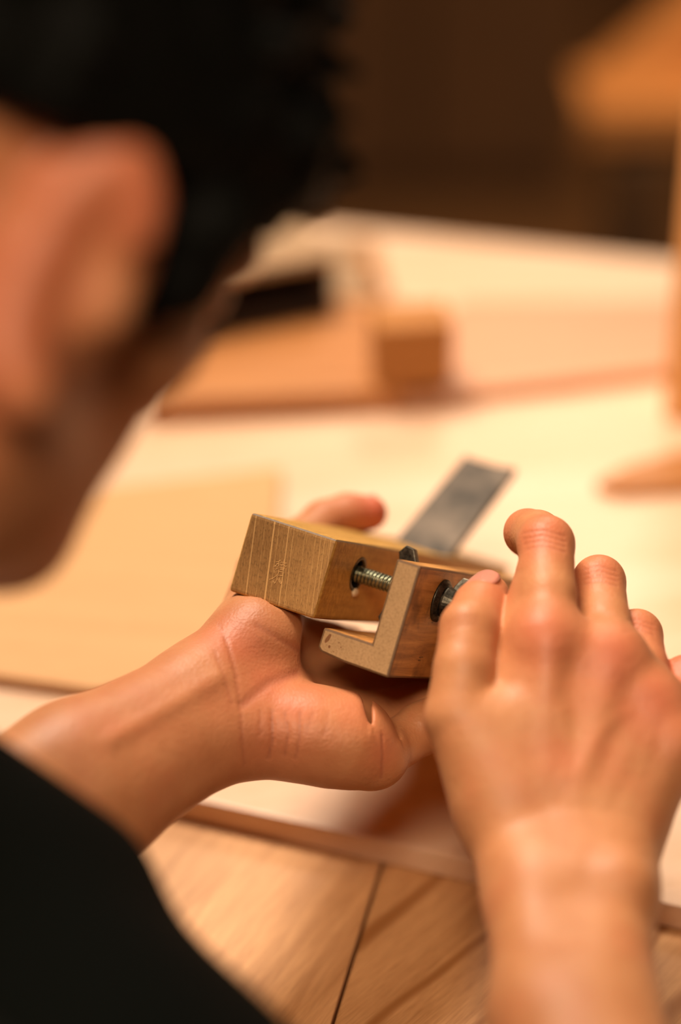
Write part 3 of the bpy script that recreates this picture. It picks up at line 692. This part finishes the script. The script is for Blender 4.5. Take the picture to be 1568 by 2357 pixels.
# ------------------------------------------------------------------ BENCH
bench = empty('workbench', (0, .95, 0)); tag(bench, 'pale wooden workbench filling the picture under the hands', 'workbench')
def slab(name, poly, z1, th, mat, parent=None, bev=.0015, org=None):
    org = Vector(org) if org is not None else sum((Vector((p[0], p[1], 0)) for p in poly), Vector())/len(poly)
    bm = prism([(p[0]-org.x, p[1]-org.y) for p in poly], -th, 0)
    bevel(bm, bev, 2)
    o = obj(name, bm, mat, parent); loc = Vector((org.x, org.y, z1))
    o.location = loc-parent.location if parent else loc
    return o
yw = math.radians(-19); e1 = Vector((math.cos(yw), math.sin(yw))); e2 = Vector((-math.sin(yw), math.cos(yw)))
def T(u, v): return e1*u+e2*v
v0 = .722
ftA = Vector(ground(800, 520)[:2]); ftB = Vector(ground(1568, 600)[:2]); fd = (ftB-ftA).normalized()
slab('bench_top', [T(-1.3, v0), T(1.1, v0), ftA+fd*1.3, ftA-fd*1.2], BENCH, .012, M['table'], bench, .0012)['label'] = 'pale polished upper board of the bench'
zl = BENCH-.012
# lower planks, seam at right angles to the edge
sA = Vector(ground(862, 1940, zl)[:2]); sB = Vector(ground(752, 2357, zl)[:2])
su = e1.dot(sB); su2 = e1.dot(sA)
vn = .575
gap = .0006
q1 = T(e1.dot(sA)+.0, v0+.06); q2 = sB+(sB-sA).normalized()*.06
slab('bench_plank', [T(-1.3, vn), q2-e1*gap, q1-e1*gap, T(-1.3, v0+.06)], zl-.0002, .04, M['lower_l'], bench, .001)['label'] = 'streaky near plank left of the seam'
slab('bench_plank', [q2+e1*gap, T(1.1, vn), T(1.1, v0+.06), q1+e1*gap], zl-.0002, .04, M['lower_r'], bench, .001)['label'] = 'broad-grained near plank right of the seam'
slab('bench_frame', [T(-1.25, vn+.02), T(1.05, vn+.02), T(1.05, 1.22), T(-1.25, 1.22)], zl-.0402, .08, M['grey'], bench, .002)
for u in (-1.15, .95):
    for v in (.64, 1.15):
        slab('bench_leg', [T(u, v), T(u+.09, v), T(u+.09, v+.09), T(u, v+.09)], zl-.12, zl-.12, M['grey'], bench, .002)

def gp(pts, z): return [Vector(ground(*p, z)[:2]) for p in pts]
o = slab('wooden_board', gp([(-260, 1520), (225, 1588), (600, 1500), (632, 1290), (648, 1075), (240, 1122), (-260, 1190)][::1], BENCH+.006), BENCH+.0062, .006, M['sheet'], None, .001)  # thin slab, darker and duller than the bench top around it
tag(o, 'thin matte darker slab on the bench behind the left forearm and hand', 'board')
o = slab('wooden_board', gp([(870, 925), (1640, 838), (1640, 690), (1060, 690), (985, 760)], BENCH+.008), BENCH+.0082, .008, M['pink'], None, .001)
tag(o, 'rosy wooden board at the far right of the bench, behind the blade', 'board')
o = slab('wood_offcut', gp([(1372, 1108), (1450, 1068), (1640, 1020), (1660, 1112), (1420, 1124)], BENCH+.006), BENCH+.0062, .006, M['orange'], None, .001)
tag(o, 'small orange-brown wood offcut near the right picture edge, above the right hand', 'offcut')
o = slab('wooden_plank', gp([(340, 925), (930, 898), (930, 690), (760, 690), (380, 820)], BENCH+.014), BENCH+.0142, .014, M['orange'], None, .002)
tag(o, 'thick orange-brown plank lying beneath the dark-fronted box', 'plank')
o = slab('wooden_board', gp([(700, 545), (866, 548), (884, 682), (775, 684), (690, 640)], BENCH+.003), BENCH+.0032, .003, M['grey'], None, .0008)
tag(o, 'thin tan board between the grey-topped box and the narrow strip', 'board')
# low box with an open dark front
zb = BENCH+.0144
cA = Vector(ground(380, 800, zb)[:2]); cB = Vector(ground(768, 728, zb)[:2]); dx = (cB-cA); Lb = dx.length; dx.normalize(); dy = Vector((-dx.y, dx.x))
bx = empty('wooden_box', (cA.x, cA.y, zb)); bx.rotation_euler = (0, 0, math.atan2(dx.y, dx.x)); Hb = .032; Db = .12
def lb(name, x0, x1, y0, y1, z0, z1, m): return obj(name, bevel(box(x0, x1, y0, y1, z0, z1), .0008, 1), m, bx)
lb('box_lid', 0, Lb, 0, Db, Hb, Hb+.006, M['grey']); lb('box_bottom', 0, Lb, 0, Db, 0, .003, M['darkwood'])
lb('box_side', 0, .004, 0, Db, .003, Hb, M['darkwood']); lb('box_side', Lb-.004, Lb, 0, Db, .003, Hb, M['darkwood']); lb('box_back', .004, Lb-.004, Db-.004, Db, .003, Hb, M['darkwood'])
tag(bx, 'low grey-topped wooden box with a dark open front on the plank, right of the head', 'box')
# brown block
p0 = ground(868, 898, BENCH+.0144); p0 = Vector((p0.x, p0.y, BENCH+.0144))
bb = bevel(box(0, .040, 0, .028, 0, .036), .002, 2)
o = obj('wood_block', bb, M['brown']); o.location = p0; o.rotation_euler = (0, 0, math.radians(8)); tag(o, 'squarish brown wood block standing on the right end of the plank', 'block')
bb = bevel(box(0, .006, 0, .055, 0, .010), .001, 1)
o = obj('wood_strip', bb, M['orange']); g0 = ground(868, 690, BENCH); o.location = (g0.x, g0.y+.004, BENCH+.0002); o.rotation_euler = (0, 0, math.radians(12)); tag(o, 'thin orange wooden strip behind the brown block', 'strip')
# upright post at the right edge
pz = ground(1524, 965, BENCH)
bb = bevel(box(0, .05, 0, .05, 0, .42), .003, 2)
o = obj('wooden_post', bb, M['post']); o.location = (pz.x, pz.y, BENCH+.0002); o.rotation_euler = (0, 0, math.radians(-19)); tag(o, 'upright orange wooden post at the right picture edge', 'post')

# ------------------------------------------------------------------ BACKGROUND
def at(px, py, d): return Vector(v2w(V(px, py, d)))
# sawhorse-like stand behind the bench
st = empty('wooden_stand', (.42, 2.1, 0)); tag(st, 'blurred wooden stand in the dark behind the bench, upper right corner', 'stand')
def bar(name, p, q, w, h, m, parent):
    p = Vector(p); q = Vector(q); d = (q-p); L = d.length; d.normalize()
    up = Vector((0, 0, 1)) if abs(d.z) < .9 else Vector((0, 1, 0)); s_ = d.cross(up).normalized(); t_ = s_.cross(d).normalized()
    bm = bevel(box(0, L, -w/2, w/2, -h/2, h/2), min(w, h)*.12, 2)
    Mx = Matrix((d, -s_, t_)).transposed().to_4x4(); Mx.translation = p-parent.location
    bmesh.ops.transform(bm, matrix=Mx, verts=bm.verts[:]); return obj(name, bm, m, parent)
bar('seat_board', at(1330, 245, 2150), at(1800, 235, 2150), .10, .035, M['orange'], st)
bar('brace', at(1400, 235, 2200), at(1700, -10, 2200), .06, .045, M['orange'], st)
g1 = at(1478, 330, 2150)
bar('leg', (g1.x, g1.y, 0), (g1.x, g1.y, g1.z), .055, .065, M['floor'], st)
g2 = at(1760, 330, 2150); bar('leg', (g2.x, g2.y, 0), (g2.x, g2.y, g2.z), .055, .065, M['floor'], st)
# a tall warm-brown cabinet behind
cb = empty('wooden_cabinet', (.10, 3.0, 0)); tag(cb, 'tall dark brown cabinet far behind, against the back wall', 'cabinet')
obj('cabinet_body', bevel(box(-.22, .22, 0, .4, 0, 1.9), .004, 1), M['floor'], cb)
obj('cabinet_door', bevel(box(-.205, -.004, -.02, -.0005, .05, 1.85), .003, 1), M['wall'], cb); obj('cabinet_door', bevel(box(.004, .205, -.02, -.0005, .05, 1.85), .003, 1), M['wall'], cb)
def struct(name, bm, m): o = obj(name, bm, m); o['kind'] = 'structure'; return o
struct('floor', box(-2.5, 2.5, -1.5, 3.6, -.05, 0), M['floor'])
struct('wall_back', box(-2.5, 2.5, 3.6, 3.7, 0, 2.7), M['wall'])
struct('wall_left', box(-2.6, -2.5, -1.5, 3.6, 0, 2.7), M['wall'])
struct('wall_right', box(2.5, 2.6, -1.5, 3.6, 0, 2.7), M['wall'])
struct('wall_front', box(-2.5, 2.5, -1.6, -1.5, 0, 2.7), M['wall'])
struct('ceiling', box(-2.5, 2.5, -1.5, 3.6, 2.7, 2.8), M['floor'])

# ------------------------------------------------------------------ LIGHT
def area(name, loc, target, size, energy, col, spread=math.radians(120)):
    l = bpy.data.lights.new(name, 'AREA'); l.shape = 'DISK'; l.size = size; l.energy = energy; l.color = col; l.spread = spread
    o = bpy.data.objects.new(name, l); C.objects.link(o); o.location = loc
    o.rotation_euler = (Vector(target)-Vector(loc)).to_track_quat('-Z', 'Y').to_euler(); return o
WARM = (1.0, .85, .68)
area('wall_fill', (.9, 2.5, 2.3), (.1, 3.6, 1.2), .4, 11, (1, .56, .18))  # added fill that lifts the dark back wall, no fixture is there
area('stand_fill', (1.0, 1.7, 2.2), (.6, 2.2, 1.0), .3, 8, (1, .7, .4), math.radians(70))  # added fill aimed at the stand to brighten it, not a real fixture
area('bench_lamp', (-.30, 1.25, 2.0), (.02, .9, .75), .5, 11.8, WARM)
area('back_lamp', (.25, 2.0, 1.72), (.05, 1.0, .75), .35, 1.5, WARM, math.radians(90))
area('room_lamp', (-.12, -.2, 2.1), (0, .7, .95), .4, 6.2, (1, .77, .54), math.radians(110))
w = bpy.data.worlds.new('world'); bpy.context.scene.world = w; w.use_nodes = True
w.node_tree.nodes['Background'].inputs[0].default_value = (1, .62, .36, 1); w.node_tree.nodes['Background'].inputs[1].default_value = .05

# ------------------------------------------------------------------ CAMERA
cd = bpy.data.cameras.new('camera'); cam = bpy.data.objects.new('camera', cd); C.objects.link(cam)
cam.location = (0, 0, CAMZ); cam.rotation_euler = (math.radians(90-32), 0, 0)
cd.sensor_fit = 'VERTICAL'; cd.sensor_height = 36; cd.sensor_width = 24; cd.lens = 85
cd.dof.use_dof = True; cd.dof.focus_distance = .893; cd.dof.aperture_fstop = 2.1
cd.clip_start = .05
S = bpy.context.scene; S.camera = cam
S.view_settings.view_transform = 'Standard'; S.view_settings.look = 'None'; S.view_settings.exposure = 0; S.view_settings.gamma = 1; S.view_settings.use_curve_mapping = False
